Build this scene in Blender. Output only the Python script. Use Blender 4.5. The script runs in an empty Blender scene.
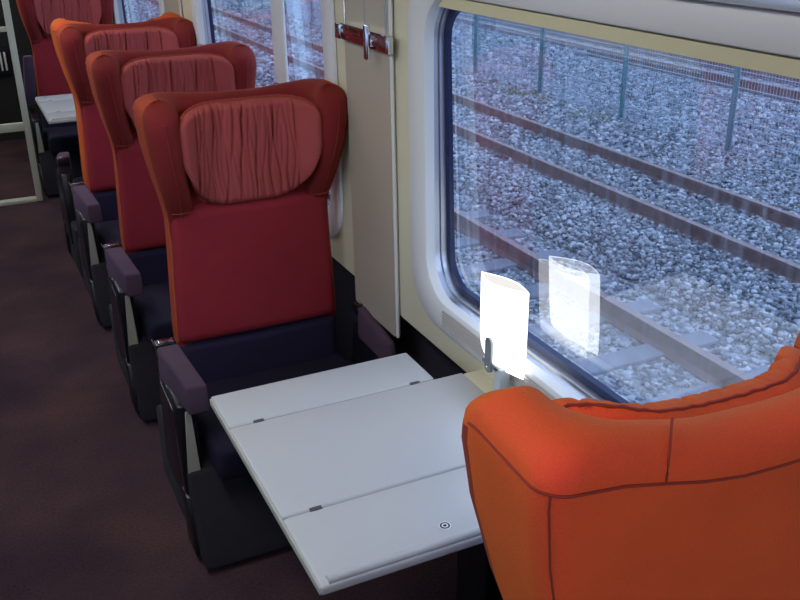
import bpy, bmesh, math, random
import numpy as np
from mathutils import Vector, Matrix
random.seed(7); rng = np.random.default_rng(7)
S = bpy.context.scene
COL = S.collection
PI = math.pi

# ------------------------------------------------------------------ helpers
def link(o, parent=None):
    COL.objects.link(o)
    if parent is not None: o.parent = parent
    return o

def mesh_obj(name, bm, mats, parent=None, smooth=True, angle=40, recalc=True):
    if recalc: bmesh.ops.recalc_face_normals(bm, faces=bm.faces)
    me = bpy.data.meshes.new(name); bm.to_mesh(me); bm.free()
    if not isinstance(mats, (list, tuple)): mats = [mats]
    for m in mats: me.materials.append(m)
    if smooth:
        me.shade_smooth()
        try: me.set_sharp_from_angle(angle=math.radians(angle))
        except Exception: pass
    return link(bpy.data.objects.new(name, me), parent)

def tag(o, label, cat=None, group=None, kind=None):
    if label: o['label'] = label
    if cat: o['category'] = cat
    if group: o['group'] = group
    if kind: o['kind'] = kind
    return o

def empty(name, loc, label=None, cat=None, group=None, kind=None):
    o = bpy.data.objects.new(name, None); o.location = loc; o.empty_display_size = .1
    link(o); return tag(o, label, cat, group, kind)

def struct(o, label=None):
    o['kind'] = 'structure'
    if label: o['label'] = label
    return o

def box(bm, x0, x1, y0, y1, z0, z1, bev=0.0, seg=2, mi=0):
    m = Matrix.LocRotScale(Vector(((x0+x1)/2, (y0+y1)/2, (z0+z1)/2)), None, Vector((abs(x1-x0), abs(y1-y0), abs(z1-z0))))
    r = bmesh.ops.create_cube(bm, size=1, matrix=m)
    vs = r['verts']
    fs = {f for v in vs for f in v.link_faces}
    for f in fs: f.material_index = mi
    if bev > 0:
        es = {e for v in vs for e in v.link_edges}
        rb = bmesh.ops.bevel(bm, geom=list(es), offset=bev, segments=seg, affect='EDGES', profile=.5)
        for f in rb['faces']: f.material_index = mi

def hexa(bm, pts, bev=0.0, seg=2):
    """eight corner points: bottom four (ccw) then top four"""
    v = [bm.verts.new(p) for p in pts]
    for q in ((3,2,1,0),(4,5,6,7),(0,1,5,4),(1,2,6,5),(2,3,7,6),(3,0,4,7)):
        bm.faces.new([v[i] for i in q])
    if bev:
        es = {e for a in v for e in a.link_edges}
        bmesh.ops.bevel(bm, geom=list(es), offset=bev, segments=seg, affect='EDGES', profile=.5)

def tube(bm, pts, r, n=8, closed=False, cap=True):
    pts = [Vector(p) for p in pts]; N = len(pts); rings = []
    for i, p in enumerate(pts):
        a = pts[(i-1) % N] if (closed or i > 0) else p
        b = pts[(i+1) % N] if (closed or i < N-1) else p
        t = (b-a).normalized()
        up = Vector((0, 0, 1)) if abs(t.z) < .9 else Vector((1, 0, 0))
        s = t.cross(up).normalized(); u = s.cross(t)
        rings.append([bm.verts.new(p + s*math.cos(2*PI*k/n)*r + u*math.sin(2*PI*k/n)*r) for k in range(n)])
    for i in range(N if closed else N-1):
        A, B = rings[i], rings[(i+1) % N]
        for k in range(n): bm.faces.new((A[k], A[(k+1) % n], B[(k+1) % n], B[k]))
    if cap and not closed:
        bm.faces.new(rings[0][::-1]); bm.faces.new(rings[-1])

def loft(bm, loops, closed=True, mi=0):
    """join consecutive loops of equal count"""
    R = [[bm.verts.new(p) for p in L] for L in loops]
    n = len(R[0])
    for a, b in zip(R, R[1:]):
        for k in range(n if closed else n-1):
            f = bm.faces.new((a[k], a[(k+1) % n], b[(k+1) % n], b[k])); f.material_index = mi
    return R

def rrect(y0, y1, z0, z1, r, n=8):
    pts = []
    for cy, cz, a0 in ((y1-r, z1-r, 0), (y0+r, z1-r, PI/2), (y0+r, z0+r, PI), (y1-r, z0+r, 1.5*PI)):
        for k in range(n+1):
            a = a0 + PI/2*k/n
            pts.append((cy+r*math.cos(a), cz+r*math.sin(a)))
    return pts

# ------------------------------------------------------------------ materials
def new_mat(name):
    m = bpy.data.materials.new(name); m.use_nodes = True
    nt = m.node_tree; nt.nodes.clear()
    out = nt.nodes.new('ShaderNodeOutputMaterial')
    return m, nt, out
def N(nt, t, **kw):
    n = nt.nodes.new(t)
    for k, v in kw.items():
        if k in n.inputs.keys(): n.inputs[k].default_value = v
        else: setattr(n, k, v)
    return n
def rgb(c): return (c[0], c[1], c[2], 1)
def sl(r, g, b):
    f = lambda v: ((v/255+.055)/1.055)**2.4 if v > 10 else v/255/12.92
    return (f(r), f(g), f(b))

def pbr(name, col, rough=.5, metal=0, var=0, vscale=8, bump=0, bscale=200, coat=0, spec=.5, detail=4, emit=None, es=0):
    m, nt, out = new_mat(name)
    p = N(nt, 'ShaderNodeBsdfPrincipled'); nt.links.new(p.outputs[0], out.inputs[0])
    p.inputs['Base Color'].default_value = rgb(col); p.inputs['Roughness'].default_value = rough
    p.inputs['Metallic'].default_value = metal; p.inputs['Coat Weight'].default_value = coat
    p.inputs['Specular IOR Level'].default_value = spec
    tc = N(nt, 'ShaderNodeTexCoord')
    if var:
        n = N(nt, 'ShaderNodeTexNoise', Scale=vscale, Detail=float(detail)); nt.links.new(tc.outputs['Object'], n.inputs['Vector'])
        r = N(nt, 'ShaderNodeValToRGB'); nt.links.new(n.outputs[0], r.inputs[0])
        r.color_ramp.elements[0].position = .3; r.color_ramp.elements[1].position = .7
        r.color_ramp.elements[0].color = rgb([c*(1-var) for c in col]); r.color_ramp.elements[1].color = rgb([min(1, c*(1+var)) for c in col])
        nt.links.new(r.outputs[0], p.inputs['Base Color'])
    if bump:
        n2 = N(nt, 'ShaderNodeTexNoise', Scale=bscale, Detail=3.0); nt.links.new(tc.outputs['Object'], n2.inputs['Vector'])
        b = N(nt, 'ShaderNodeBump', Strength=bump, Distance=.002); nt.links.new(n2.outputs[0], b.inputs['Height']); nt.links.new(b.outputs[0], p.inputs['Normal'])
    if emit:
        p.inputs['Emission Color'].default_value = rgb(emit); p.inputs['Emission Strength'].default_value = es
    return m

def velvet(name, face, graze, blend=.5, sheen=.25, var=.12, rough=.85):
    """pile fabric: a cloth whose pile shows a second hue when seen along the surface"""
    m, nt, out = new_mat(name)
    p = N(nt, 'ShaderNodeBsdfPrincipled'); nt.links.new(p.outputs[0], out.inputs[0])
    p.inputs['Roughness'].default_value = rough; p.inputs['Specular IOR Level'].default_value = .15
    p.inputs['Sheen Weight'].default_value = sheen; p.inputs['Sheen Roughness'].default_value = .4
    p.inputs['Sheen Tint'].default_value = rgb(graze)
    tc = N(nt, 'ShaderNodeTexCoord')
    lw = N(nt, 'ShaderNodeLayerWeight', Blend=blend)
    mx = N(nt, 'ShaderNodeMixRGB'); nt.links.new(lw.outputs['Facing'], mx.inputs[0])
    mx.inputs[1].default_value = rgb(face); mx.inputs[2].default_value = rgb(graze)
    n1 = N(nt, 'ShaderNodeTexNoise', Scale=9.0, Detail=5.0); nt.links.new(tc.outputs['Object'], n1.inputs['Vector'])
    n2 = N(nt, 'ShaderNodeTexNoise', Scale=420.0, Detail=2.0); nt.links.new(tc.outputs['Object'], n2.inputs['Vector'])
    ad = N(nt, 'ShaderNodeMath', operation='ADD'); nt.links.new(n1.outputs[0], ad.inputs[0]); nt.links.new(n2.outputs[0], ad.inputs[1])
    mr = N(nt, 'ShaderNodeMapRange'); nt.links.new(ad.outputs[0], mr.inputs[0])
    mr.inputs[1].default_value = .6; mr.inputs[2].default_value = 1.4; mr.inputs[3].default_value = 1-var; mr.inputs[4].default_value = 1+var
    hs = N(nt, 'ShaderNodeHueSaturation'); nt.links.new(mx.outputs[0], hs.inputs['Color']); nt.links.new(mr.outputs[0], hs.inputs['Value'])
    nt.links.new(hs.outputs[0], p.inputs['Base Color'])
    b = N(nt, 'ShaderNodeBump', Strength=.35, Distance=.002); nt.links.new(n2.outputs[0], b.inputs['Height']); nt.links.new(b.outputs[0], p.inputs['Normal'])
    return m

M = {}
M['orange']  = velvet('orange_velvet', sl(240, 80, 54), sl(190, 96, 34), .58, .05)
M['rust']    = velvet('rust_velvet', sl(118, 34, 38), sl(138, 58, 40), .42, .08)  # colour darkened to stand for weaker overhead light on the facing rows
M['orange_dim']   = velvet('dimmed_orange_velvet', sl(176, 64, 42), sl(158, 68, 38), .45, .08)  # dimmer copy of the orange shell cloth: facing rows' weaker light in colour
M['maroon']  = velvet('maroon_velvet', sl(140, 41, 51), sl(150, 52, 56), .4, .1)
M['rose']    = velvet('rose_cushion_cloth', sl(160, 74, 74), sl(170, 82, 64), .4, .16)
M['navy']    = velvet('navy_cloth', sl(40, 34, 58), sl(50, 44, 66), .4, .08, .15)
M['purple']  = velvet('purple_pad_cloth', sl(72, 56, 70), sl(86, 68, 84), .4, .25)
M['seam']    = pbr('seam_thread', sl(142, 46, 30), .9)
M['seam_l']  = pbr('piping_cord', sl(176, 78, 46), .9)
M['pipe'] = pbr('cushion_piping', sl(150, 56, 46), .9)
M['wedge'] = pbr('pale_metal_plate', sl(168, 166, 150), .35, .2)
M['ventm'] = pbr('vent_grey', sl(164, 160, 156), .5)
M['navy2'] = velvet('dark_seat_cloth', sl(28, 25, 40), sl(38, 34, 50), .4, .06, .15)
M['black']   = pbr('black_gloss_plastic', sl(17, 18, 23), .3)
M['dark']    = pbr('dark_cloth_panel', sl(22, 18, 26), .9, var=.2, vscale=20, bump=.3)
M['chrome']  = pbr('polished_chrome', (.75, .76, .8), .14, 1)
M['alu']     = pbr('brushed_aluminium', sl(170, 168, 158), .38, 1, var=.05, vscale=30)
M['table']   = pbr('grey_laminate', sl(176, 178, 178), .32, var=.015, vscale=300, spec=.45)
M['tedge']   = pbr('table_edge_trim', sl(168, 172, 158), .4)
M['crease']  = pbr('table_hinge_strip', sl(150, 150, 150), .5)
M['hinge']   = pbr('hinge_steel', sl(96, 96, 98), .4, .6)
M['cream']   = pbr('cream_wall_panel', sl(206, 202, 172), .5, var=.02, vscale=3)
M['white']   = pbr('pale_window_moulding', sl(214, 216, 214), .4)
M['metal_panel'] = pbr('brushed_steel_panel', sl(186, 178, 158), .40, .2, var=.05, vscale=2.5)
M['steel']   = pbr('window_steel', (.42, .43, .46), .3, .9)
M['gasket']  = pbr('window_gasket', sl(24, 38, 78), .4)
M['blind']   = pbr('cream_blind', sl(202, 196, 158), .7)
M['ceil']    = pbr('ceiling_panel', sl(236, 234, 228), .6)
M['lowwall'] = pbr('dark_lower_wall', sl(26, 22, 34), .9, var=.2, vscale=15)
M['lip']     = pbr('rack_lip_metal', (.55, .57, .6), .3, .8)
M['redbar']  = pbr('dark_red_glossy_bar', sl(92, 26, 24), .15, coat=.6)
M['teal']    = pbr('teal_fence_paint', sl(48, 100, 106), .55)
M['wire']    = pbr('fence_wire', sl(150, 166, 178), .5)
M['sleeper'] = pbr('concrete_sleeper', sl(112, 114, 122), .9, var=.2, vscale=6, bump=.4, bscale=60)
M['rail']    = pbr('rusty_rail', sl(96, 66, 60), .75, var=.25, vscale=9, bump=.3, bscale=80)
M['railtop'] = pbr('rail_head', sl(128, 104, 96), .5, .4, var=.2, vscale=9)
M['weed']    = pbr('weed_leaf', sl(112, 124, 86), .8, var=.3, vscale=10)
M['dkglass'] = pbr('tinted_door_glass', sl(16, 22, 22), .12, coat=.3)
M['frame']   = pbr('pale_door_frame', sl(190, 190, 168), .45)
M['vest']    = pbr('dark_vestibule', sl(24, 24, 24), .8)
M['grille']  = pbr('grille_white', sl(210, 214, 214), .5)
M['lampstem']= pbr('grey_lamp_bracket', sl(136, 142, 146), .35, .5)
M['clear']   = pbr('grey_clear_plastic', sl(176, 186, 190), .2)
M['mark_w']  = pbr('mark_white', sl(235, 235, 235), .5)
M['mark_k']  = pbr('mark_black', sl(30, 30, 32), .5)

def carpet():
    m, nt, out = new_mat('aisle_carpet')
    p = N(nt, 'ShaderNodeBsdfPrincipled', Roughness=.95); nt.links.new(p.outputs[0], out.inputs[0]); p.inputs['Specular IOR Level'].default_value = .1
    tc = N(nt, 'ShaderNodeTexCoord')
    a = N(nt, 'ShaderNodeTexNoise', Scale=2.2, Detail=4.0); b = N(nt, 'ShaderNodeTexNoise', Scale=110.0, Detail=3.0)
    for n in (a, b): nt.links.new(tc.outputs['Object'], n.inputs['Vector'])
    ra = N(nt, 'ShaderNodeValToRGB'); nt.links.new(a.outputs[0], ra.inputs[0])
    ra.color_ramp.elements[0].position = .35; ra.color_ramp.elements[1].position = .7
    ra.color_ramp.elements[0].color = rgb(sl(54, 40, 46)); ra.color_ramp.elements[1].color = rgb(sl(78, 57, 58))
    rb = N(nt, 'ShaderNodeMapRange'); nt.links.new(b.outputs[0], rb.inputs[0])
    rb.inputs[1].default_value = .3; rb.inputs[2].default_value = .7; rb.inputs[3].default_value = .75; rb.inputs[4].default_value = 1.25
    hs = N(nt, 'ShaderNodeHueSaturation'); nt.links.new(ra.outputs[0], hs.inputs['Color']); nt.links.new(rb.outputs[0], hs.inputs['Value'])
    nt.links.new(hs.outputs[0], p.inputs['Base Color'])
    bp = N(nt, 'ShaderNodeBump', Strength=.5, Distance=.004); nt.links.new(b.outputs[0], bp.inputs['Height']); nt.links.new(bp.outputs[0], p.inputs['Normal'])
    return m
M['carpet'] = carpet()

def glass(name, refl, tint, dirt=0):
    m, nt, out = new_mat(name)
    t = N(nt, 'ShaderNodeBsdfTransparent'); t.inputs[0].default_value = rgb(tint)
    g = N(nt, 'ShaderNodeBsdfGlossy', Roughness=0.0); g.inputs[0].default_value = (1, 1, 1, 1)
    lw = N(nt, 'ShaderNodeLayerWeight', Blend=.5)
    pw = N(nt, 'ShaderNodeMath', operation='POWER'); nt.links.new(lw.outputs['Facing'], pw.inputs[0]); pw.inputs[1].default_value = 4.0
    fr = N(nt, 'ShaderNodeMath', operation='MULTIPLY_ADD'); nt.links.new(pw.outputs[0], fr.inputs[0]); fr.inputs[1].default_value = .9; fr.inputs[2].default_value = .05
    mr = N(nt, 'ShaderNodeMath', operation='MULTIPLY'); nt.links.new(fr.outputs[0], mr.inputs[0]); mr.inputs[1].default_value = refl
    mi_ = N(nt, 'ShaderNodeMath', operation='MINIMUM'); nt.links.new(mr.outputs[0], mi_.inputs[0]); mi_.inputs[1].default_value = .30; mr = mi_
    mx = N(nt, 'ShaderNodeMixShader'); nt.links.new(mr.outputs[0], mx.inputs[0]); nt.links.new(t.outputs[0], mx.inputs[1]); nt.links.new(g.outputs[0], mx.inputs[2])
    if not dirt:
        nt.links.new(mx.outputs[0], out.inputs[0]); return m
    # dried drip marks and dust film on the outside of the pane
    tc = N(nt, 'ShaderNodeTexCoord'); mp = N(nt, 'ShaderNodeMapping'); mp.inputs['Scale'].default_value = (1, 42, 2.2); mp.inputs['Rotation'].default_value = (.05, 0, 0)
    nt.links.new(tc.outputs['Object'], mp.inputs[0])
    n = N(nt, 'ShaderNodeTexNoise', Scale=1.6, Detail=4.0); nt.links.new(mp.outputs[0], n.inputs['Vector'])
    r = N(nt, 'ShaderNodeMapRange'); nt.links.new(n.outputs[0], r.inputs[0])
    r.inputs[1].default_value = .45; r.inputs[2].default_value = .80; r.inputs[3].default_value = dirt*.45; r.inputs[4].default_value = dirt*3.2
    d = N(nt, 'ShaderNodeBsdfTranslucent'); d.inputs[0].default_value = (.75, .78, .82, 1)
    m2 = N(nt, 'ShaderNodeMixShader'); nt.links.new(r.outputs[0], m2.inputs[0]); nt.links.new(mx.outputs[0], m2.inputs[1]); nt.links.new(d.outputs[0], m2.inputs[2])
    nt.links.new(m2.outputs[0], out.inputs[0])
    return m
M['glass_in'] = glass('inner_pane_glass', 1.0, (.97, .98, 1.0))
M['glass_out'] = glass('outer_pane_glass', 4.4, (.92, .96, 1.0), .038)

def ballast(name, island):
    m, nt, out = new_mat(name)
    p = N(nt, 'ShaderNodeBsdfPrincipled', Roughness=.8); nt.links.new(p.outputs[0], out.inputs[0]); p.inputs['Specular IOR Level'].default_value = .3
    r = N(nt, 'ShaderNodeValToRGB'); e = r.color_ramp.elements
    e[0].position = 0; e[0].color = rgb(sl(78, 82, 88)); e[1].position = 1; e[1].color = rgb(sl(192, 192, 194))
    x = e.new(.5); x.color = rgb(sl(128, 130, 134)); x = e.new(.85); x.color = rgb(sl(166, 166, 168))
    if island:
        g = N(nt, 'ShaderNodeNewGeometry'); nt.links.new(g.outputs['Random Per Island'], r.inputs[0])
    else:
        tc = N(nt, 'ShaderNodeTexCoord'); v = N(nt, 'ShaderNodeTexVoronoi', Scale=16.0); nt.links.new(tc.outputs['Object'], v.inputs['Vector'])
        sp = N(nt, 'ShaderNodeSeparateColor'); nt.links.new(v.outputs['Color'], sp.inputs[0]); nt.links.new(sp.outputs[0], r.inputs[0])
        b = N(nt, 'ShaderNodeBump', Strength=1.0, Distance=.05); b.invert = True; nt.links.new(v.outputs['Distance'], b.inputs['Height']); nt.links.new(b.outputs[0], p.inputs['Normal'])
    nt.links.new(r.outputs[0], p.inputs['Base Color'])
    return m
M['stone'] = ballast('ballast_stone', True); M['ground'] = ballast('gravel_ground', False)

def emis(name, col, st):
    m, nt, out = new_mat(name); e = N(nt, 'ShaderNodeEmission', Strength=st); e.inputs[0].default_value = rgb(col)
    nt.links.new(e.outputs[0], out.inputs[0]); return m
M['shade'] = emis('lit_lamp_shade', (.97, .99, 1), 2.4)
M['shade_in'] = emis('lit_lamp_shade_inside', (1, .97, .93), .8)
M['tube'] = emis('ceiling_lamp_diffuser', (.98, .98, 1), 11.0)

# ------------------------------------------------------------------ setting
def xw(z): return 1.112 - .010*(z-1.0)
YF, YN = 8.6, -4.4
bm = bmesh.new(); box(bm, -1.6, 1.24, YN, YF, -.08, 0)
struct(mesh_obj('floor', bm, M['carpet'], smooth=False), 'dark brown purple carpeted floor of the railway carriage')
bm = bmesh.new(); box(bm, -1.6, 1.24, YN, YF, 2.25, 2.31)
struct(mesh_obj('ceiling', bm, M['ceil'], smooth=False), 'pale carriage ceiling')
bm = bmesh.new(); box(bm, -1.60, -1.585, YN, YF, 0, .70)
struct(mesh_obj('baseboard_left', bm, M['lowwall'], smooth=False), 'dark lower wall across the aisle')
bm = bmesh.new(); box(bm, -1.6, 1.24, YN-.08, YN, 0, 2.31)
struct(mesh_obj('wall_back', bm, M['cream'], smooth=False), 'end wall behind the camera')

WINS = [(.45, 2.162), (2.900, 4.58), (5.46, 7.06), (-1.95, -.35), (-4.05, -2.45)]
WZ = (.865, 1.680); WR = .12
# cream wall with three rounded openings
bm = bmesh.new()
def loop2d(pts):
    vs = [bm.verts.new((0, y, z)) for y, z in pts]
    return [bm.edges.new((vs[i], vs[(i+1) % len(vs)])) for i in range(len(vs))]
edges = loop2d([(YN, .71), (YF, .71), (YF, 2.25), (YN, 2.25)])
for y0, y1 in WINS: edges += loop2d(rrect(y0-.01, y1+.01, WZ[0]-.01, WZ[1]+.01, WR, 8))
bmesh.ops.triangle_fill(bm, use_beauty=True, use_dissolve=False, edges=edges, normal=(1, 0, 0))
for v in bm.verts: v.co.x = xw(v.co.z)
r = bmesh.ops.extrude_face_region(bm, geom=list(bm.faces))
for g in r['geom']:
    if isinstance(g, bmesh.types.BMVert): g.co.x += .045
wall_r = struct(mesh_obj('wall_right', bm, M['cream'], smooth=False), 'cream window wall of the carriage')
wall_l = wall_r.copy(); COL.objects.link(wall_l); wall_l.name = 'wall_left'; wall_l.scale = (-1, 1, 1); wall_l.location = (-.488, 0, 0)
wall_l['label'] = 'cream window wall across the aisle'
def copy_tree(o, parent=None):
    c = o.copy(); COL.objects.link(c); c.parent = parent
    for ch in list(o.children): copy_tree(ch, c)
    return c
bm = bmesh.new(); box(bm, 1.20, 1.24, YN, YF, 0, .80)
struct(mesh_obj('baseboard_right', bm, M['lowwall'], smooth=False), 'dark recessed lower wall under the cream panel')
bm = bmesh.new(); box(bm, 1.118, 1.20, YN, YF, .700, .712); 
struct(mesh_obj('trim_3', bm, M['cream'], smooth=False), 'cream underside ledge of the window wall')

def gdep(z): return .064 - .022*(z-.95)        # the panes lean inward: deep recess at the sill, shallow at the top
def dxz(dx, z): return dx if dx <= .016 else .016+(dx-.016)*(gdep(z)-.016)/.042
def winloop(pts, dx): return [(xw(z)+dxz(dx, z), y, z) for y, z in pts]
def fill_loop(bm, pts):
    vs = [bm.verts.new(p) for p in pts]; bm.faces.new(vs)
WL = []
for i, (y0, y1) in enumerate(WINS):
    z0, z1 = WZ
    outer = lambda e: rrect(y0-.095-e, y1+.1+e, z0-.085-e, z1+.062+e, WR+.04+e)
    inner = lambda e: rrect(y0+e, y1-e, z0+e, z1-e, WR-e)
    bm = bmesh.new()
    loft(bm, [winloop(outer(.004), -.002), winloop(outer(0), -.010), winloop(outer(-.008), -.014), winloop(inner(-.014), -.014), winloop(inner(-.004), -.009), winloop(inner(0), .002), winloop(inner(.002), .016)])
    w = mesh_obj('window_%d' % (i+1), bm, M['white'], angle=35)
    struct(w, ['large carriage window beside the table, looking onto the tracks', 'carriage window behind the front seat, split by a pale post', 'farthest carriage window, behind the back row', 'carriage window behind the camera', 'rearmost carriage window behind the camera'][i])
    bm = bmesh.new()
    loft(bm, [winloop(inner(.002), .016), winloop(inner(.003), .030), winloop(inner(.010), .031), winloop(inner(.011), .046)])
    mesh_obj('reveal', bm, M['steel'], w, angle=30)
    bm = bmesh.new()
    loft(bm, [winloop(inner(.011), .046), winloop(inner(.030), .047), winloop(inner(.034), .058), winloop(inner(.011), .058)])
    mesh_obj('gasket', bm, M['gasket'], w, angle=30)
    g = None
    bm = bmesh.new(); fill_loop(bm, winloop(inner(.022), .057))
    mesh_obj('inner_pane', bm, M['glass_in'], w, smooth=False)
    bm = bmesh.new(); fill_loop(bm, winloop(inner(.022), .071))
    mesh_obj('outer_pane', bm, M['glass_out'], w, smooth=False)
    # blind pulled a little way down
    bm = bmesh.new()
    pts = [(y0+.03, z1-.004), (y1-.05, z1-.004), (y1-.035, z1-.030), (y0+.02, z1-.030)]
    loft(bm, [[(xw(z)+.006, y, z) for y, z in pts], [(xw(z)+.014, y, z) for y, z in pts]])
    fill_loop(bm, [(xw(z)+.006, y, z) for y, z in pts]); fill_loop(bm, [(xw(z)+.014, y, z) for y, z in pts])
    mesh_obj('roller_blind', bm, M['blind'], w, smooth=False)
    # slotted air vent along the sill, on the lower moulding
    bm = bmesh.new()
    prof = []
    for k in range(21): zz = z0-.012-.0024*k; prof.append((zz, -.0165-.0035*(.5+.5*math.cos(PI*k/2))))
    loft(bm, [[(xw(zz)+d_, y, zz) for zz, d_ in prof] for y in (y0+.1, y1-.11)], closed=False)
    mesh_obj('sill_vent', bm, M['ventm'], w)
    if i == 1:
        bm = bmesh.new()
        box(bm, 1.120, 1.130, 3.36, 3.50, z0, z1, .003)
        mesh_obj('mullion', bm, M['white'], w)
    WL.append(w)
for i, w in enumerate(WL):
    c = copy_tree(w); c.name = 'window_%d' % (i+6); c.scale = (-1, 1, 1); c.location = (-.488, 0, 0)
    c['label'] = 'carriage window across the aisle'

# brushed metal pillar panels with arched top relief
for i, (y0, y1) in enumerate(((2.368, 2.690), (4.93, 5.29))):
    bm = bmesh.new()
    pts = rrect(y0, y1, .628, 2.1, .012, 4)
    loft(bm, [winloop(pts, .0), winloop(pts, -.016)]); fill_loop(bm, winloop(pts, -.016))
    t = struct(mesh_obj('trim_%d' % (i+1), bm, M['metal_panel'], angle=30), 'brushed metal panel on the pillar between two windows' + (' nearest the camera' if i == 0 else ' farther along'))
    bm = bmesh.new()
    a = [(y0+.012, 1.50), (y0+.012, 1.62)] + [(y0+.012+.168*(1-math.cos(PI*k/16)), 1.62+.2*math.sin(PI*k/16)) for k in range(1, 16)] + [(y1-.012, 1.62), (y1-.012, 1.50)]
    tube(bm, winloop(a, -.018), .003, 6)
    tube(bm, winloop([((y0+y1)/2, 1.545), ((y0+y1)/2, 2.05)], -.017), .0018, 6)
    mesh_obj('groove', bm, M['steel'], t)
    bm = bmesh.new(); tube(bm, winloop([(y0-.004, .63), (y0-.004, 2.1)], -.010), .006, 6)
    mesh_obj('edge_strip', bm, M['white'], t)
# coat rail across the near pillar
def coat_rail(y0, y1, label):
    o = empty('coat_rail', (xw(1.53)-.02, (y0+y1)/2, 1.53), label, 'coat rail', 'coat rails on the pillar panels')
    L = (y1-y0)/2
    def p(name, mat, *b, bev=.003):
        bm = bmesh.new(); box(bm, *b, bev); return mesh_obj(name, bm, mat, o)
    p('bar', M['redbar'], -.016, .001, -L+.015, L-.045, -.022, .022)
    p('end_cap', M['chrome'], -.018, .001, L-.046, L, -.023, .023)
    p('end_cap', M['chrome'], -.018, .001, -L, -L+.014, -.023, .023)
    bm = bmesh.new(); box(bm, -.044, -.030, -.110, -.085, -.048, .050, .005, 3); box(bm, -.032, -.014, -.107, -.088, -.012, .012, .002)
    mesh_obj('coat_hook', bm, M['chrome'], o)
    bm = bmesh.new(); box(bm, -.016, .001, -L+.014, L-.046, .0225, .026); mesh_obj('edge_strip', bm, M['chrome'], o)
    return o
coat_rail(2.330, 2.715, 'dark red coat rail with chrome hook on the metal pillar beside the large window')
coat_rail(4.91, 5.31, 'coat rail on the far metal pillar behind the second seat')

# metal lip of the luggage rack above the windows
bm = bmesh.new()
prof = [(1.085, 1.745), (1.06, 1.752), (1.045, 1.768), (1.05, 1.785), (1.075, 1.79), (1.08, 1.81), (.86, 1.86), (.84, 1.88), (.86, 1.895), (1.10, 1.90), (1.10, 1.745)]
loft(bm, [[(x, YN, z) for x, z in prof], [(x, YF, z) for x, z in prof]])
struct(mesh_obj('trim_4', bm, M['lip'], angle=50), 'metal lip of the luggage rack above the windows')

# end door
d = empty('door_1', (0, 6.63, 0)); d['kind'] = 'structure'; d['label'] = 'glazed end door with pale frame beyond the seats'
def dpart(name, mat, *b, bev=.004):
    bm = bmesh.new(); box(bm, *b, bev); return mesh_obj(name, bm, mat, d)
dpart('door_frame', M['frame'], .345, .385, -.03, .03, 0, 2.24)
dpart('door_frame', M['frame'], -.52, -.46, -.03, .03, 0, 2.24)
dpart('threshold', M['frame'], -.46, .345, -.04, .03, 0, .025)
dpart('cross_rail', M['frame'], -.46, .345, -.015, .015, 1.135, 1.165)
dpart('cross_rail', M['frame'], -.46, .345, -.015, .015, .49, .545)
# vestibule behind
bm = bmesh.new(); box(bm, -1.6, 1.24, YF, YF+.06, 0, 2.31)
struct(mesh_obj('wall_front', bm, M['vest'], smooth=False), 'dark end wall of the vestibule')
bm = bmesh.new(); box(bm, -1.6, -.53, 6.60, 6.66, 0, 2.25); pass
struct(mesh_obj('wall_partition', bm, M['vest'], smooth=False), 'dark partition beside the end door')
g = empty('wall_grille', (.30, 8.56, .60), 'white slotted grille on the dark wall seen through the end door', 'grille')
bm = bmesh.new(); box(bm, -.3, .12, .0, .02, -.03, .20)
mesh_obj('back_plate', bm, M['dark'], g)
for k in range(12):
    bm = bmesh.new(); box(bm, -.29+k*.034, -.275+k*.034, -.025, 0, 0, .15, .003); mesh_obj('slat', bm, M['grille'], g)

# ceiling lamps
for k in range(4):
    y = -1.90 + k*2.75
    o = empty('ceiling_lamp', (-.10, y+.9, 2.235), None, 'ceiling lamp', 'long ceiling lamps over the aisle'); o['label'] = 'long white ceiling lamp over the carriage aisle'
    bm = bmesh.new(); box(bm, -.16, .16, -.85, .85, 0, .014, .004); mesh_obj('lamp_housing', bm, M['white'], o)
    bm = bmesh.new(); box(bm, -.13, .13, -.82, .82, -.014, .0, .004); mesh_obj('diffuser', bm, M['tube'], o)

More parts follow.
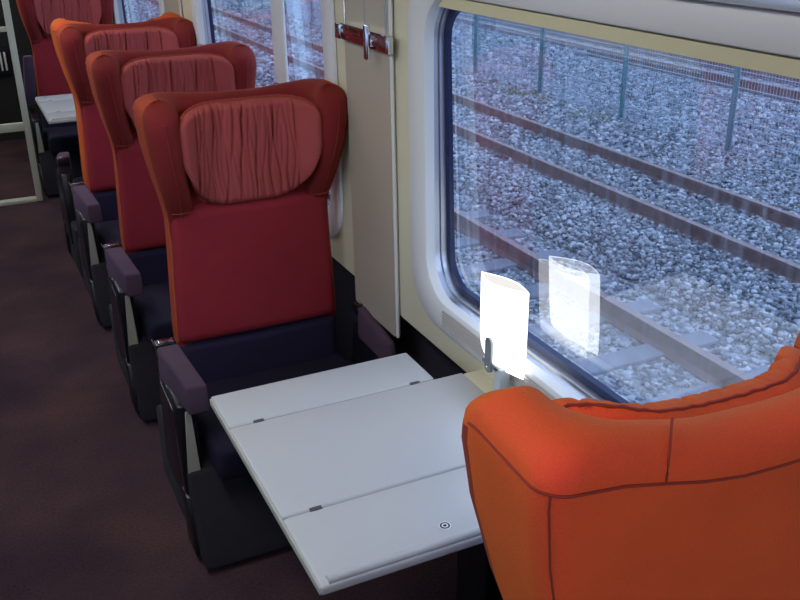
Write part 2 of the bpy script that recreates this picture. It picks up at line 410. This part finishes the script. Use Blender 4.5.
# ------------------------------------------------------------------ seats
def smoothstep(a, b, x):
    t = max(0, min(1, (x-a)/(b-a))); return t*t*(3-2*t)
def interp(tab, z):
    if z <= tab[0][0]: return tab[0][1]
    for (a, va), (b, vb) in zip(tab, tab[1:]):
        if z <= b:
            t = (z-a)/(b-a); t = t*t*(3-2*t) if False else t
            return va+(vb-va)*t
    return tab[-1][1]
HW = [(.42, .283), (.6, .283), (.88, .270), (.96, .268), (1.02, .275), (1.10, .295), (1.20, .314), (1.28, .323), (1.34, .322), (1.40, .318)]
WD = [(.42, .010), (.80, .010), (.92, .010), (.97, .022), (1.01, .050), (1.06, .085), (1.12, .116), (1.20, .136), (1.28, .145), (1.34, .142), (1.40, .140)]
TB = .10          # thickness of the back
TW = [(.42, .05), (.86, .055), (.96, .075), (1.04, .085), (1.12, .095), (1.2, .102), (1.40, .106)]
def ring(z, scale=1.0):
    """plan loop of the winged shell: outer path, right tip, inner path, left tip"""
    hw, wd, tw = interp(HW, z), interp(WD, z), interp(TW, z)
    cap = min(.062, wd*.5); ro = .040; ri = min(.085, wd*.49)
    def path(x0, yb, r):
        P = []
        ya = -wd+cap; L = (yb-r)-ya
        for k in range(10): P.append((-x0, ya+L*k/10))
        for k in range(9):
            a = PI-PI/2*k/8; P.append((-x0+r+r*math.cos(a), yb-r+r*math.sin(a)))
        left = P[:]
        for k in range(1, 10): P.append((-x0+r+2*(x0-r)*k/10, yb))
        return P+[(-x, y) for x, y in reversed(left)]
    O = path(hw, TB, ro); I = path(hw-tw, 0, ri); n = len(O)
    out, inn = [], []
    for (ox, oy), (ix, iy) in zip(O, I):
        mx_, my_ = (ox+ix)/2, (oy+iy)/2
        out.append((mx_+(ox-mx_)*scale, my_+(oy-my_)*scale)); inn.append((mx_+(ix-mx_)*scale, my_+(iy-my_)*scale))
    def capp(sgn):
        c = hw-tw/2; ya = -wd+cap; r = []
        for k in (1, 2, 3, 4, 5, 6, 7):
            a = PI*k/8; r.append((sgn*(c+tw/2*scale*math.cos(a)), ya-cap*scale*math.sin(a)))
        return r
    loop = out + capp(1) + inn[::-1] + capp(-1)[::-1]
    return loop, n
NC = 7

DIP = [0]
def ztop(x, y):
    """height of the rim over plan position: dips in the middle, wing tips roll down"""
    return 1.337 - DIP[0] + (.021 + DIP[0]*1.15)*smoothstep(.04, .28, abs(x)) - .024*smoothstep(.06, .15, -y)

def make_seat(fy, label, group):
    """fy=-1: faces the camera; fy=+1: faces away. Origin on the floor under the backrest front."""
    DIP[0] = .015 if fy > 0 else -.004
    root = empty('train_seat', (0, 0, 0), label, 'seat', group)
    F = lambda p: (p[0], -p[1]*fy, p[2])        # local modelling: front is -y
    def fin(name, bm, mats, parent=root, **k):
        for v in bm.verts: v.co.y = -v.co.y*fy
        return mesh_obj(name, bm, mats, parent, **k)
    # --- shell
    bm = bmesh.new()
    zs = [.50, .53, .60, .7, .82, .9, .96, 1.0, 1.05, 1.1, 1.15, 1.2, 1.25, 1.28, 1.30]
    loops = []
    for z in zs:
        lp, no = ring(z, .72 if z == .50 else 1.0)
        loops.append([(x, y, z if z <= 1.2 else 1.2+(z-1.2)*(ztop(x, y)-.046-1.2)/.10) for x, y in lp])
    H = 1.30
    for k in range(0, 8):
        a = PI/2*k/7
        lp, no = ring(1.33, max(.02, math.cos(a)))
        full, _ = ring(1.33, 1.0)
        loops.append([(x, y + .034*(1-math.cos(a))*smoothstep(.03, .13, -full[j][1]), ztop(*lp[j])-.040 + .046*math.sin(a)) for j, (x, y) in enumerate(lp)])
    R = loft(bm, loops)
    nl = len(loops[0])
    # bridge the collapsed top and bottom
    for Lp, flip in ((R[-1], 0), (R[0], 1)):
        bm.faces.new(Lp)
    bmesh.ops.triangulate(bm, faces=[f for f in bm.faces if len(f.verts) > 4])
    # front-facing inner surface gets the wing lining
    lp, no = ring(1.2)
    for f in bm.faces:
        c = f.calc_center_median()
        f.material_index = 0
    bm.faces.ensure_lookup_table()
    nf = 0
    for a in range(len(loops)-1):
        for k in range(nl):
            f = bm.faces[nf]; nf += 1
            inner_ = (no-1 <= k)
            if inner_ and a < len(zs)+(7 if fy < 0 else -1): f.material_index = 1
    shell = fin('shell', bm, [M['orange'] if fy > 0 else M['orange_dim'], M['rust']], angle=60)
    # --- seams on the shell
    def seam(pts, r, mat=M['seam'], parent=shell, name='seam', closed=False):
        bm = bmesh.new(); tube(bm, pts, r, 6, closed=closed); return fin(name, bm, mat, parent=parent)
    P, no = ring(1.33)
    rim = [(x*1.002, y+.001 if y > .05 else y, ztop(x, y)-.040) for x, y in P[:no]]
    down = []
    for z in (.82, .9, .98, 1.06, 1.14, 1.2, 1.26, 1.30):
        Q, n2 = ring(z); c_ = Q[-4]; down.append((c_[0], c_[1]-.001, z))
    downr = [(-x, y, z) for x, y, z in down]
    seam(down+rim+downr[::-1], .0018)
    for ix in (14, no-15):
        v = []
        for z in (.53, .6, .75, .9, .98, 1.06, 1.14, 1.22, 1.30):
            Q, n2 = ring(z); x, y = Q[ix]; v.append((x*1.002, y+.0008, z))
        v.append(rim[ix]); seam(v, .0014)
    for ix in (20, no-21):
        v = []
        for k in range(8):
            a = PI/2*k/7; q, _ = ring(1.33, max(.02, math.cos(a))); x, y = q[ix]; X, Y = P[ix]
            v.append((x, y+.0006, ztop(X, Y)-.040+.0465*math.sin(a)))
        seam(v, .0016)
    # --- maroon back cushion
    def pad(zb, zt, yf, depth, wfun, r, nx=24, nz=22, bulge=.012, wrap=None):
        bm = bmesh.new(); rows = []
        for j in range(nz+1):
            v = j/nz; z = zb+(zt-zb)*v
            ez = min(1, min(v, 1-v)*(zt-zb)/r); ez = math.sqrt(max(0, 1-(1-ez)**2))
            row = []
            for i in range(nx+1):
                u = i/nx*2-1
                hw = wfun(z)-(r*.8)*(1-ez)
                # denser near the sides
                uu = math.sin(u*PI/2)
                x = uu*hw
                ex = min(1, (1-abs(uu))*hw/r); ex = math.sqrt(max(0, 1-(1-ex)**2))
                y = yf + depth*(1-min(ex, ez)) - bulge*(1-uu*uu)*ez
                if wrap: y -= wrap(x, z)
                row.append(bm.verts.new((x, y, z)))
            rows.append(row)
        for a, b in zip(rows, rows[1:]):
            for k in range(nx): bm.faces.new((a[k], a[k+1], b[k+1], b[k]))
        # back plane skirt
        rim_ = rows[0]+[r_[-1] for r_ in rows[1:]]+rows[-1][-2::-1]+[r_[0] for r_ in rows[-2:0:-1]]
        bk = [bm.verts.new((v.co.x, yf+depth+.012 - (wrap(v.co.x, v.co.z)*.6 if wrap else 0), v.co.z)) for v in rim_]
        nn = len(rim_)
        for k in range(nn): bm.faces.new((rim_[k], rim_[(k+1) % nn], bk[(k+1) % nn], bk[k]))
        bm.faces.new(bk)
        return bm
    wf = lambda z: interp(HW, z)-.004
    bm = pad(.535, 1.015, -.030, .026, wf, .022)
    back = fin('backrest', bm, M['maroon'], angle=70)
    for s in (-1, 1):
        seam([(s*(wf(z)+.002), -.006, z) for z in (.55, .6, .7, .8, .88, .94, .98, 1.01)], .003, M['seam_l'], back, 'piping')
        seam([(s*.262, -.050, 1.004), (s*.24, -.046, 1.000), (s*.20, -.040, .998)], .002, M['seam'], back)
    # navy lumbar section
    bm = pad(.34, .55, -.022, .05, lambda z: .286, .025, nz=10)
    fin('lumbar_pad', bm, M['navy'], angle=70)
    # --- head cushion with gathered middle
    def hc_half(z):
        t = (z-1.0)/.345
        return .230 - .036*max(0, (.5-t)/.5)**1.6
    nx, nz = 200, 46
    cre = [(random.uniform(-.165, .15), random.uniform(-.05, .05), random.uniform(.003, .0065), random.uniform(.0035, .006), random.uniform(0, 6.28)) for _ in range(34)]
    cre = [(-.165+.0093*k+random.uniform(-.003, .003), random.uniform(-.06, .06), random.uniform(.003, .011), random.uniform(.0022, .0045), random.uniform(0, 6.28)) for k in range(34)]
    bm = bmesh.new(); rows = []
    zb, zt = 1.0, 1.334
    for j in range(nz+1):
        v = j/nz; row = []
        for i in range(nx+1):
            u = i/nx*2-1; uu = math.sin(u*PI/2)*.5+u*.5
            # rounded outline: corner radii bottom large, top small
            rt, rb = .055, .125
            hwx = hc_half(zb+(zt-zb)*v)
            x = uu*hwx
            dxl = hwx-abs(x)
            top = zt - (rt-math.sqrt(max(0, rt*rt-(rt-dxl)**2)) if dxl < rt else 0) -.004 - .014*smoothstep(.13, .23, abs(x)) - max(0, DIP[0])*(1.1-smoothstep(.02, .2, abs(x)))
            bot = zb + (rb-math.sqrt(max(0, rb*rb-(rb-dxl)**2)) if dxl < rb else 0)
            z = bot+(top-bot)*v
            r = .03
            ez = min(1, min((z-bot), (top-z)*1.6)/r); ez = math.sqrt(max(0, 1-(1-ez)**2))
            ex = min(1, dxl/r); ex = math.sqrt(max(0, 1-(1-ex)**2))
            e = ez*ex
            wrap = .088*smoothstep(.09, .25, abs(x))*smoothstep(.96, 1.12, z)
            y = -.004 - wrap - .042*e - .010*(1-uu*uu)*e
            # creases
            d = 0
            xr = x - .0
            for cx, sl_, dp, wd_, ph in cre:
                dx = xr - (cx + sl_*(z-1.18) + .006*math.sin(z*22+ph))
                if abs(dx) < .02:
                    fade = .35+.65*(.5+.5*math.sin(z*14+ph*3))
                    d += dp*fade*math.exp(-(dx/wd_)**2)
            d += .011*math.exp(-((x+.172+.03*(1.2-z))/.0035)**2) + .011*math.exp(-((x-.150-.03*(1.2-z))/.0035)**2)
            y += d*e
            row.append(bm.verts.new((x, y, z)))
        rows.append(row)
    for a, b in zip(rows, rows[1:]):
        for k in range(nx): bm.faces.new((a[k], a[k+1], b[k+1], b[k]))
    rim_ = rows[0]+[r_[-1] for r_ in rows[1:]]+rows[-1][-2::-1]+[r_[0] for r_ in rows[-2:0:-1]]
    bk = [bm.verts.new((v.co.x*.97, .030 - .085*smoothstep(.08, .24, abs(v.co.x)), v.co.z-.02)) for v in rim_]
    nn = len(rim_)
    for k in range(nn): bm.faces.new((rim_[k], rim_[(k+1) % nn], bk[(k+1) % nn], bk[k]))
    bm.faces.ensure_lookup_table()
    for f in bm.faces[-nn:]: f.material_index = 1 if f.calc_center_median().z > 1.24 else 0
    if fy > 0:
        for f in bm.faces[:-nn]:
            if f.calc_center_median().z > 1.275: f.material_index = 1
    rimco = [(v.co.x, v.co.y, v.co.z) for v in rim_]
    hc = fin('head_cushion', bm, [M['rose'], M['orange']], angle=80)
    bm = bmesh.new()
    rp = [rimco[i] for i in range(0, len(rimco), 3)]
    rp2 = [(x*1.0, y-.003+.001*math.sin(i*1.7), z+.0008*math.sin(i*2.3)) for i, (x, y, z) in enumerate(rp)]
    tube(bm, rp2, .0042 if fy < 0 else .003, 6, closed=True)
    fin('piping', bm, M['pipe'] if fy < 0 else M['seam'], parent=hc)
    # --- seat cushion and base
    bm = bmesh.new()
    hexa(bm, [(-.30, -.52, .30), (.30, -.52, .30), (.30, .03, .27), (-.30, .03, .27), (-.30, -.54, .43), (.30, -.54, .43), (.30, .03, .38), (-.30, .03, .38)], .03, 4)
    fin('seat_cushion', bm, M['navy2'], angle=60)
    bm = bmesh.new()
    hexa(bm, [(-.375, -.545, .02), (.31, -.545, .02), (.31, .06, .02), (-.375, .06, .02), (-.375, -.415, .30), (.31, -.415, .30), (.31, .06, .30), (-.375, .06, .30)], .015, 3)
    fin('base', bm, M['dark'], angle=60)
    bm = bmesh.new(); box(bm, -.30, .28, -.40, .0, 0, .03); fin('foot', bm, M['black'])
    # --- armrests
    for xa, xb in ((-.388, -.318), (.285, .322)):
        arm = empty('armrest', (0, 0, 0)); arm.parent = root
        out_ = xa if xa < 0 else xb
        bm = bmesh.new()
        sh = .030 if xa < 0 else 0
        hexa(bm, [(xa+sh+.004, -.450, .515), (xb+sh-.002, -.450, .515), (xb, -.20, .525), (xa, -.20, .525),
                  (xa+sh+.006, -.440, .604), (xb+sh-.004, -.440, .604), (xb, -.20, .640), (xa, -.20, .640)], .010, 3)
        fin('arm_pad', bm, M['purple'], parent=arm, angle=70)
        bm = bmesh.new()
        hexa(bm, [(xa+.004, -.40, .17), (xb-.002, -.40, .17), (xb-.002, -.10, .17), (xa+.004, -.10, .17),
                  (xa+.008, -.395, .525), (xb-.008, -.395, .525), (xb-.008, -.14, .555), (xa+.008, -.14, .555)], .006, 2)
        fin('arm_support', bm, M['black'], parent=arm, angle=50)
        bm = bmesh.new()
        hexa(bm, [(xa+.014, -.406, .25), (xb-.012, -.406, .25), (xb-.012, -.396, .25), (xa+.014, -.396, .25),
                  (xa+.030, -.404, .505), (xb-.024, -.404, .505), (xb-.024, -.390, .505), (xa+.030, -.390, .505)], .001, 1)
        fin('metal_plate', bm, M['wedge'], parent=arm)
        e_ = out_
        seam([(e_-.001, -.155, .645), (e_-.001, -.19, .640), (e_+.002, -.20, .52), (e_+.002, -.36, .50), (e_+.002, -.395, .20)], .0018, M['chrome'], arm, 'chrome_edge')
        bm = bmesh.new(); box(bm, xa+.004, xb-.004, -.195, -.15, .60, .640, .004); fin('arm_hinge', bm, M['black'], parent=arm)
        bm = bmesh.new(); box(bm, xa+.014, xb-.010, -.188, -.164, .640, .645, .001); fin('hinge_pin', bm, M['chrome'], parent=arm)
        bm = bmesh.new(); box(bm, xa+.03, xb-.028, -.412, -.404, .225, .24, .002); fin('screw', bm, M['chrome'], parent=arm)
        bm = bmesh.new()
        hexa(bm, [(xa, -.47, .03), (xa+.03, -.47, .03), (xa+.03, -.36, .03), (xa, -.36, .03), (xa, -.415, .22), (xa+.03, -.415, .22), (xa+.03, -.34, .22), (xa, -.34, .22)], .006)
        if xa < 0: fin('side_panel', bm, M['black'], parent=arm)
        else: bm.free()
    return root

GX = None
GS = 'red and orange velvet train seats along the window'
XS = .788
sA = make_seat(-1, 'front red seat facing the camera across the white table, beside the metal pillar', GS)
sA.location = (XS, 2.82, 0)
for y, lb in ((3.795, 'second red seat facing the camera, directly behind the front one'),
              (4.765, 'third red seat facing the camera, back to back with a bright orange backrest'),
              (7.16, 'farthest red seat facing the camera beyond the small far table')):
    c = copy_tree(sA); c.location = (XS, y, 0); c['label'] = lb
for arm in c.children:                          # the farthest seat has its aisle armrest folded up
    if arm.name.startswith('armrest'):
        pads = [q for q in arm.children if q.name.startswith('arm_pad')]
        if min(v.co.x for v in pads[0].data.vertices) < 0:
            pv = Matrix.Translation((0, -.17, .60))
            pads[0].matrix_local = pv @ Matrix.Rotation(math.radians(-86), 4, 'X') @ Matrix.Diagonal((1, 1.35, 1, 1)) @ Matrix.Translation((0, .20, -.575))
sB = make_seat(1, 'bright orange seat with its back to the camera in the right foreground', GS)
sB.location = (XS+.012, .735, 0); sB.rotation_euler = (0, 0, math.radians(-3))
c = copy_tree(sB); c.rotation_euler = (0, 0, 0); c.location = (XS, 4.98, 0); c['label'] = 'orange-rimmed seat turned away, behind the third seat and before the far table'

c = copy_tree(sA); c.location = (-.95, 3.16, 0); c['label'] = 'red seat across the aisle, seen only as a faint reflection in the large window'
del c['group']
# ------------------------------------------------------------------ tables
def make_table(label, emblem=True):
    t = empty('folding_table', (0, 0, 0), label, 'table', 'tables between facing seats')
    Z = .75; th = .022
    def slab(name, x0, x1, y0, y1, mat, z1=Z, z0=Z-th, bev=.006, par=t):
        bm = bmesh.new(); box(bm, x0, x1, y0, y1, z0, z1, bev, 3); return mesh_obj(name, bm, mat, par, angle=50)
    slab('tabletop', .431, 1.062, 1.4925, 1.8745, M['table'])
    f1 = slab('table_leaf', .431, .982, 1.8795, 2.047, M['table'])
    bm = bmesh.new()
    hexa(bm, [(.429, 1.262, Z-th), (.985, 1.262, Z-th), (.985, 1.4875, Z-th), (.431, 1.4875, Z-th), (.429, 1.262, Z), (.985, 1.262, Z), (.985, 1.4875, Z), (.431, 1.4875, Z)], .006, 3)
    f2 = mesh_obj('table_leaf', bm, M['table'], t, angle=50)
    bm = bmesh.new(); tube(bm, [(.446, 1.275, Z+.001), (.98, 1.275, Z+.001)], .010, 10); mesh_obj('rim', bm, M['table'], f2)
    slab('hinge_strip', .442, .98, 1.4865, 1.4935, M['crease'], Z-.0035, Z-th+.002, 0)
    slab('hinge_strip', .442, .98, 1.8735, 1.8805, M['crease'], Z-.0035, Z-th+.002, 0)
    for x, y in ((.505, 1.49), (.505, 1.877), (.925, 1.877), (.925, 1.49)):
        slab('hinge', x-.013, x+.013, y-.006, y+.006, M['hinge'], Z+.0012, Z-.006, .001)
    slab('edge_trim', .4275, .434, 1.268, 2.043, M['tedge'], Z-.005, Z-th-.001, .002)
    slab('wall_bracket', 1.060, 1.118, 1.45, 1.872, M['cream'], Z-.002, Z-.04, .006)
    slab('pedestal', 1.00, 1.19, 1.62, 1.78, M['black'], Z-.05, 0, .01)
    if emblem:
        def disc(name, r0, r1, mat, z, parent):
            bm = bmesh.new(); n = 28
            A = [bm.verts.new((r1*math.cos(2*PI*k/n), r1*math.sin(2*PI*k/n), 0)) for k in range(n)]
            if r0:
                B = [bm.verts.new((r0*math.cos(2*PI*k/n), r0*math.sin(2*PI*k/n), 0)) for k in range(n)]
                for k in range(n): bm.faces.new((A[k], A[(k+1) % n], B[(k+1) % n], B[k]))
            else: bm.faces.new(A)
            o = mesh_obj(name, bm, mat, parent, smooth=False); o.location = (.716, 1.322, z); return o
        e = disc('round_mark', 0, .0125, M['mark_w'], Z+.0005, f2)
        disc('mark_ring', .0068, .0105, M['mark_k'], Z+.0009, f2)
        disc('mark_dot', 0, .0038, M['mark_k'], Z+.0009, f2)
    return t
T1 = make_table('light grey table with two folding leaves between the front seats')
T2 = copy_tree(T1); T2.location = (0, 4.34, 0); T2['label'] = 'small looking white table far down the carriage'

# ------------------------------------------------------------------ table lamp
def make_lamp(label):
    L = empty('table_lamp', (1.088, 1.725, .75), label, 'lamp', 'small lamps at the windows')
    # lens shaped open tube, long axis along the window
    n = 18; half = .108; bul = .030
    front = [(-bul*math.cos(PI/2*(2*k/n-1)), half*(2*k/n-1)) for k in range(n+1)]
    back = [(bul*.75*math.cos(PI/2*(2*k/n-1)), half*(2*k/n-1)) for k in range(n+1)]
    lens = front + back[-2:0:-1]
    z0, z1 = .098, .308
    bm = bmesh.new()
    def lo(s, z): return [(x*s, y*s, z + (-.012*(y/half) if z > .2 else .006*(y/half))) for x, y in lens]
    loft(bm, [lo(.93, z0), lo(.97, z0+.02), lo(1, z0+.08), lo(1, z1-.004), lo(.995, z1), lo(.965, z1)])
    sh = mesh_obj('lamp_shade', bm, M['shade'], L, angle=50)
    bm = bmesh.new(); loft(bm, [lo(.955, z1-.002), lo(.955, z1-.03), lo(.90, z0+.01)]); mesh_obj('shade_lining', bm, M['shade_in'], L, angle=50)
    # bracket plate with rounded top and pin
    bm = bmesh.new()
    yc, r = .006, .015
    pts = [(yc+r*math.cos(PI*k/10), .150+r*math.sin(PI*k/10)) for k in range(11)] + [(yc-r*math.cos(PI*k/10), .085-r*math.sin(PI*k/10)) for k in range(11)]
    loft(bm, [[(-.036, y, z) for y, z in pts], [(-.030, y, z) for y, z in pts]]); fill_loop(bm, [(-.036, y, z) for y, z in pts])
    br = mesh_obj('bracket', bm, M['lampstem'], L, angle=40)
    bm = bmesh.new(); bmesh.ops.create_uvsphere(bm, u_segments=10, v_segments=6, radius=.0035, matrix=Matrix.Translation((-.037, yc, .085))); mesh_obj('pin', bm, M['chrome'], br)
    bm = bmesh.new()
    hexa(bm, [(-.034, -.035, .088), (-.028, -.035, .088), (-.028, .036, .088), (-.034, .036, .088), (-.034, -.040, .100), (-.028, -.040, .100), (-.028, .036, .100), (-.034, .036, .100)], .001)
    mesh_obj('arm', bm, M['lampstem'], L)
    bm = bmesh.new(); box(bm, -.034, -.006, -.052, -.018, -.002, .100, .004, 2); mesh_obj('base', bm, M['clear'], L)
    return L
L1 = make_lamp('lit white curved table lamp at the window edge of the near table')

# ------------------------------------------------------------------ outdoors
GZ = -1.15
bm = bmesh.new(); box(bm, -60, -1.9, -10, 120, GZ-.2, GZ-.02)
struct(mesh_obj('ground', bm, M['ground'], smooth=False), 'gravel ground on the other side of the train')
bm = bmesh.new(); box(bm, 1.9, 60, -10, 120, GZ-.2, GZ-.02)
struct(mesh_obj('ground', bm, M['ground'], smooth=False), 'gravel ground of the railway yard')
def rail(x, label, grp, top=-1.0):
    o = bpy.data.objects
    bm = bmesh.new()
    prof = [(-.035, top), (.035, top), (.036, top-.03), (.010, top-.045), (.009, top-.125), (.07, top-.145), (.07, top-.155), (-.07, top-.155), (-.07, top-.145), (-.009, top-.125), (-.010, top-.045), (-.036, top-.03)]
    n = len(prof)
    A = [bm.verts.new((x+a, -8, z)) for a, z in prof]; B = [bm.verts.new((x+a, 110, z)) for a, z in prof]
    for k in range(n):
        f = bm.faces.new((A[k], A[(k+1) % n], B[(k+1) % n], B[k])); f.material_index = 1 if k == 0 else 0
    bm.faces.new(A); bm.faces.new(B)
    me = mesh_obj('rail', bm, [M['rail'], M['railtop']], None, smooth=False)
    return tag(me, label, 'rail', grp)
X3, X2, X1 = 4.30, 6.14, 7.17
rail(X3, 'rusty rail nearest the train, beyond the table lamp', 'railway rails outside')
rail(2.86, 'rusty rail close under the carriage windows', 'railway rails outside')
rail(X2, 'dark rusty rail crossing the middle of the big window', 'railway rails outside')
rail(X1, 'rusty rail just in front of the mesh fence', 'railway rails outside')
for x, lb in ((12.0, 'dark rail nearest behind the fence'), (13.1, 'second dark rail behind the fence'), (14.6, 'third dark rail behind the fence'), (15.7, 'farthest dark rail behind the fence')):
    rail(x, lb, 'railway rails outside', -.98)
# sleepers
bm = bmesh.new(); hexa(bm, [(-1.15, -.12, -.12), (1.15, -.12, -.12), (1.15, .12, -.12), (-1.15, .12, -.12), (-1.15, -.10, 0), (1.15, -.10, 0), (1.15, .10, 0), (-1.15, .10, 0)], .01)
sp0 = mesh_obj('railway_sleeper', bm, M['sleeper'], None, smooth=False)
tag(sp0, 'concrete sleeper under the rails nearest the train', 'sleeper', 'concrete sleepers of the near track')
sp0.location = (3.62, 2.0, -1.140)
for k in range(1, 40):
    c = sp0.copy(); COL.objects.link(c); c.location = (3.62, 2.0+.66*k, -1.140)
for k in range(0, 34):
    c = sp0.copy(); COL.objects.link(c); c.location = (6.65, 3.9+.66*k, -1.165); c.scale = (.85, 1, 1)
    c['label'] = 'half buried sleeper of the middle track'; c['group'] = 'half buried sleepers of the middle track'

# ballast stones, one uncountable mass
ph = (1+5**.5)/2
ico = np.array([(-1, ph, 0), (1, ph, 0), (-1, -ph, 0), (1, -ph, 0), (0, -1, ph), (0, 1, ph), (0, -1, -ph), (0, 1, -ph), (ph, 0, -1), (ph, 0, 1), (-ph, 0, -1), (-ph, 0, 1)])/1.9
icf = np.array([(0,11,5),(0,5,1),(0,1,7),(0,7,10),(0,10,11),(1,5,9),(5,11,4),(11,10,2),(10,7,6),(7,1,8),(3,9,4),(3,4,2),(3,2,6),(3,6,8),(3,8,9),(4,9,5),(2,4,11),(6,2,10),(8,6,7),(9,8,1)])
def stones(regions):
    C = []; Sz = []
    for x0, x1, y0, y1, dens, s in regions:
        n = int((x1-x0)*(y1-y0)*dens)
        c = np.column_stack([rng.uniform(x0, x1, n), rng.uniform(y0, y1, n), np.full(n, GZ)])
        C.append(c); Sz.append(rng.uniform(.6, 1.35, n)*s)
    C = np.concatenate(C); Sz = np.concatenate(Sz)
    # keep the rail heads and near sleepers clear, lower ballast on the near track
    keep = np.ones(len(C), bool)
    for X in (X3, X2, X1, 2.86): keep &= np.abs(C[:, 0]-X) > .055
    nt_ = (C[:, 0] > 2.5) & (C[:, 0] < 4.75)
    ph_ = np.abs((C[:, 1]-2.0+.33) % .66 - .33)
    keep &= ~(nt_ & (ph_ < .125))
    C = C[keep]; Sz = Sz[keep]
    nt_ = (C[:, 0] > 2.4) & (C[:, 0] < 4.9)
    C[:, 2] += np.where(nt_, -.035, .0)
    mid = (C[:, 0] > 4.9) & (C[:, 0] < 5.9); C[:, 2] += np.where(mid, .05*np.sin((C[:, 0]-4.9)*PI), 0)
    edge = (C[:, 0] > 7.3); C[:, 2] += np.where(edge, .02, 0)
    C[:, 2] += rng.uniform(-.012, .03, len(C))
    n = len(C)
    V = ico[None]*(1+rng.uniform(-.28, .28, (n, 12, 1)))
    V = V*rng.uniform(.6, 1.15, (n, 1, 3))
    a = rng.uniform(0, 2*PI, n); b = rng.uniform(-.9, .9, n)
    ca, sa, cb, sb = np.cos(a), np.sin(a), np.cos(b), np.sin(b)
    x = V[:, :, 0]; y = V[:, :, 1]; z = V[:, :, 2]
    x2 = x*cb[:, None]+z*sb[:, None]; z2 = -x*sb[:, None]+z*cb[:, None]
    x3 = x2*ca[:, None]-y*sa[:, None]; y3 = x2*sa[:, None]+y*ca[:, None]
    V = np.stack([x3, y3, z2*.8], -1)*Sz[:, None, None]+C[:, None, :]
    Fc = (icf[None]+12*np.arange(n)[:, None, None]).reshape(-1, 3)
    me = bpy.data.meshes.new('track_ballast')
    me.vertices.add(n*12); me.vertices.foreach_set('co', V.reshape(-1).astype(np.float32))
    nf = len(Fc); me.loops.add(nf*3); me.loops.foreach_set('vertex_index', Fc.reshape(-1).astype(np.int32))
    me.polygons.add(nf); me.polygons.foreach_set('loop_start', np.arange(0, nf*3, 3, dtype=np.int32))
    me.update(calc_edges=True); me.materials.append(M['stone'])
    return link(bpy.data.objects.new('track_ballast', me))
st = stones([(2.2, 8.8, 3.3, 9.0, 1000, .025), (2.2, 9.6, 9.0, 16.0, 520, .034), (8.8, 11.5, 5, 16, 260, .04), (3, 9.8, 16, 34, 160, .055), (9.6, 12, 16, 34, 100, .06)])
tag(st, 'blue grey crushed stone ballast around the tracks', 'gravel', None, 'stuff')

# fence
fn = empty('mesh_fence', (8.7, 0, GZ), 'teal wire mesh fence on posts beyond the tracks', 'fence')
py = [2.16+2.15*k for k in range(0, 14)]
pb = bmesh.new(); box(pb, -.03, .03, -.03, .03, -.05, 2.0, .004)
p0 = mesh_obj('post', pb, M['teal'], fn, smooth=False); p0.location = (0, py[0], 0)
bm = bmesh.new()
for k in range(1, 43):
    y = k*.05; tube(bm, [(0, y, .04), (0, y, 1.95)], .0042, 4, cap=False)
for z in (.05, .25, .45, .65, .85, 1.05, 1.25, 1.45, 1.65, 1.85, 1.95): tube(bm, [(.006, .0, z), (.006, 2.15, z)], .006, 4, cap=False)
w0 = mesh_obj('wire_panel', bm, M['wire'], fn, smooth=False); w0.location = (0, py[0], 0)
for y in py[1:]:
    c = p0.copy(); COL.objects.link(c); c.location = (0, y, 0)
    c = w0.copy(); COL.objects.link(c); c.location = (0, y, 0)
# weeds at the fence foot
for wx, wy, s, lb in ((8.35, 12.9, .36, 'yellow green weeds at the fence foot left of a post'), (8.4, 10.9, .28, 'low green weeds beside the middle fence post'), (8.3, 15.8, .3, 'weeds at the far end of the fence')):
    bm = bmesh.new()
    for k in range(60):
        a = random.uniform(0, 2*PI); r = random.uniform(0, s); h = random.uniform(.04, .13); t = random.uniform(0, 2*PI); lw_ = random.uniform(.008, .02)
        bx_, by_ = r*math.cos(a), r*math.sin(a)*2; tx, ty = math.cos(t), math.sin(t); l = random.uniform(.02, .1)
        v = [bm.verts.new((bx_-ty*lw_, by_+tx*lw_, 0)), bm.verts.new((bx_+ty*lw_, by_-tx*lw_, 0)), bm.verts.new((bx_+tx*l+ty*lw_, by_+ty*l-tx*lw_, h*.7)), bm.verts.new((bx_+tx*l*1.8, by_+ty*l*1.8, h)), bm.verts.new((bx_+tx*l-ty*lw_, by_+ty*l+tx*lw_, h*.7))]
        bm.faces.new(v)
    o = mesh_obj('weeds', bm, M['weed'], None, smooth=False, recalc=False); o.location = (wx, wy, GZ+.0)
    tag(o, lb, 'weeds', None, 'stuff')

# ------------------------------------------------------------------ world, camera
W = bpy.data.worlds.new('World'); S.world = W; W.use_nodes = True
nt = W.node_tree; nt.nodes.clear()
o = nt.nodes.new('ShaderNodeOutputWorld'); b = nt.nodes.new('ShaderNodeBackground'); nt.links.new(b.outputs[0], o.inputs[0])
b.inputs[0].default_value = (.44, .62, 1.0, 1); b.inputs[1].default_value = 2.6

cam = bpy.data.cameras.new('Camera'); co = bpy.data.objects.new('Camera', cam); COL.objects.link(co)
Rm = [[0.9024940792774625, -0.1817610241034569, 0.3904706992669073], [-0.4305619684430833, -0.35760063069436, 0.8286966756645118], [-0.010992188114398142, -0.9160156761998446, -0.40099183627176155]]
co.matrix_world = Matrix(((Rm[0][0], -Rm[0][1], -Rm[0][2], 0), (Rm[1][0], -Rm[1][1], -Rm[1][2], 0), (Rm[2][0], -Rm[2][1], -Rm[2][2], 1.9), (0, 0, 0, 1)))
cam.lens = 920*36/800; cam.sensor_width = 36; cam.clip_start = .02; cam.clip_end = 300
S.camera = co
S.view_settings.view_transform = 'Standard'; S.view_settings.look = 'None'
S.view_settings.exposure = .2; S.view_settings.gamma = 1
S.cycles.max_bounces = 10; S.cycles.transparent_max_bounces = 16; S.cycles.use_denoising = True
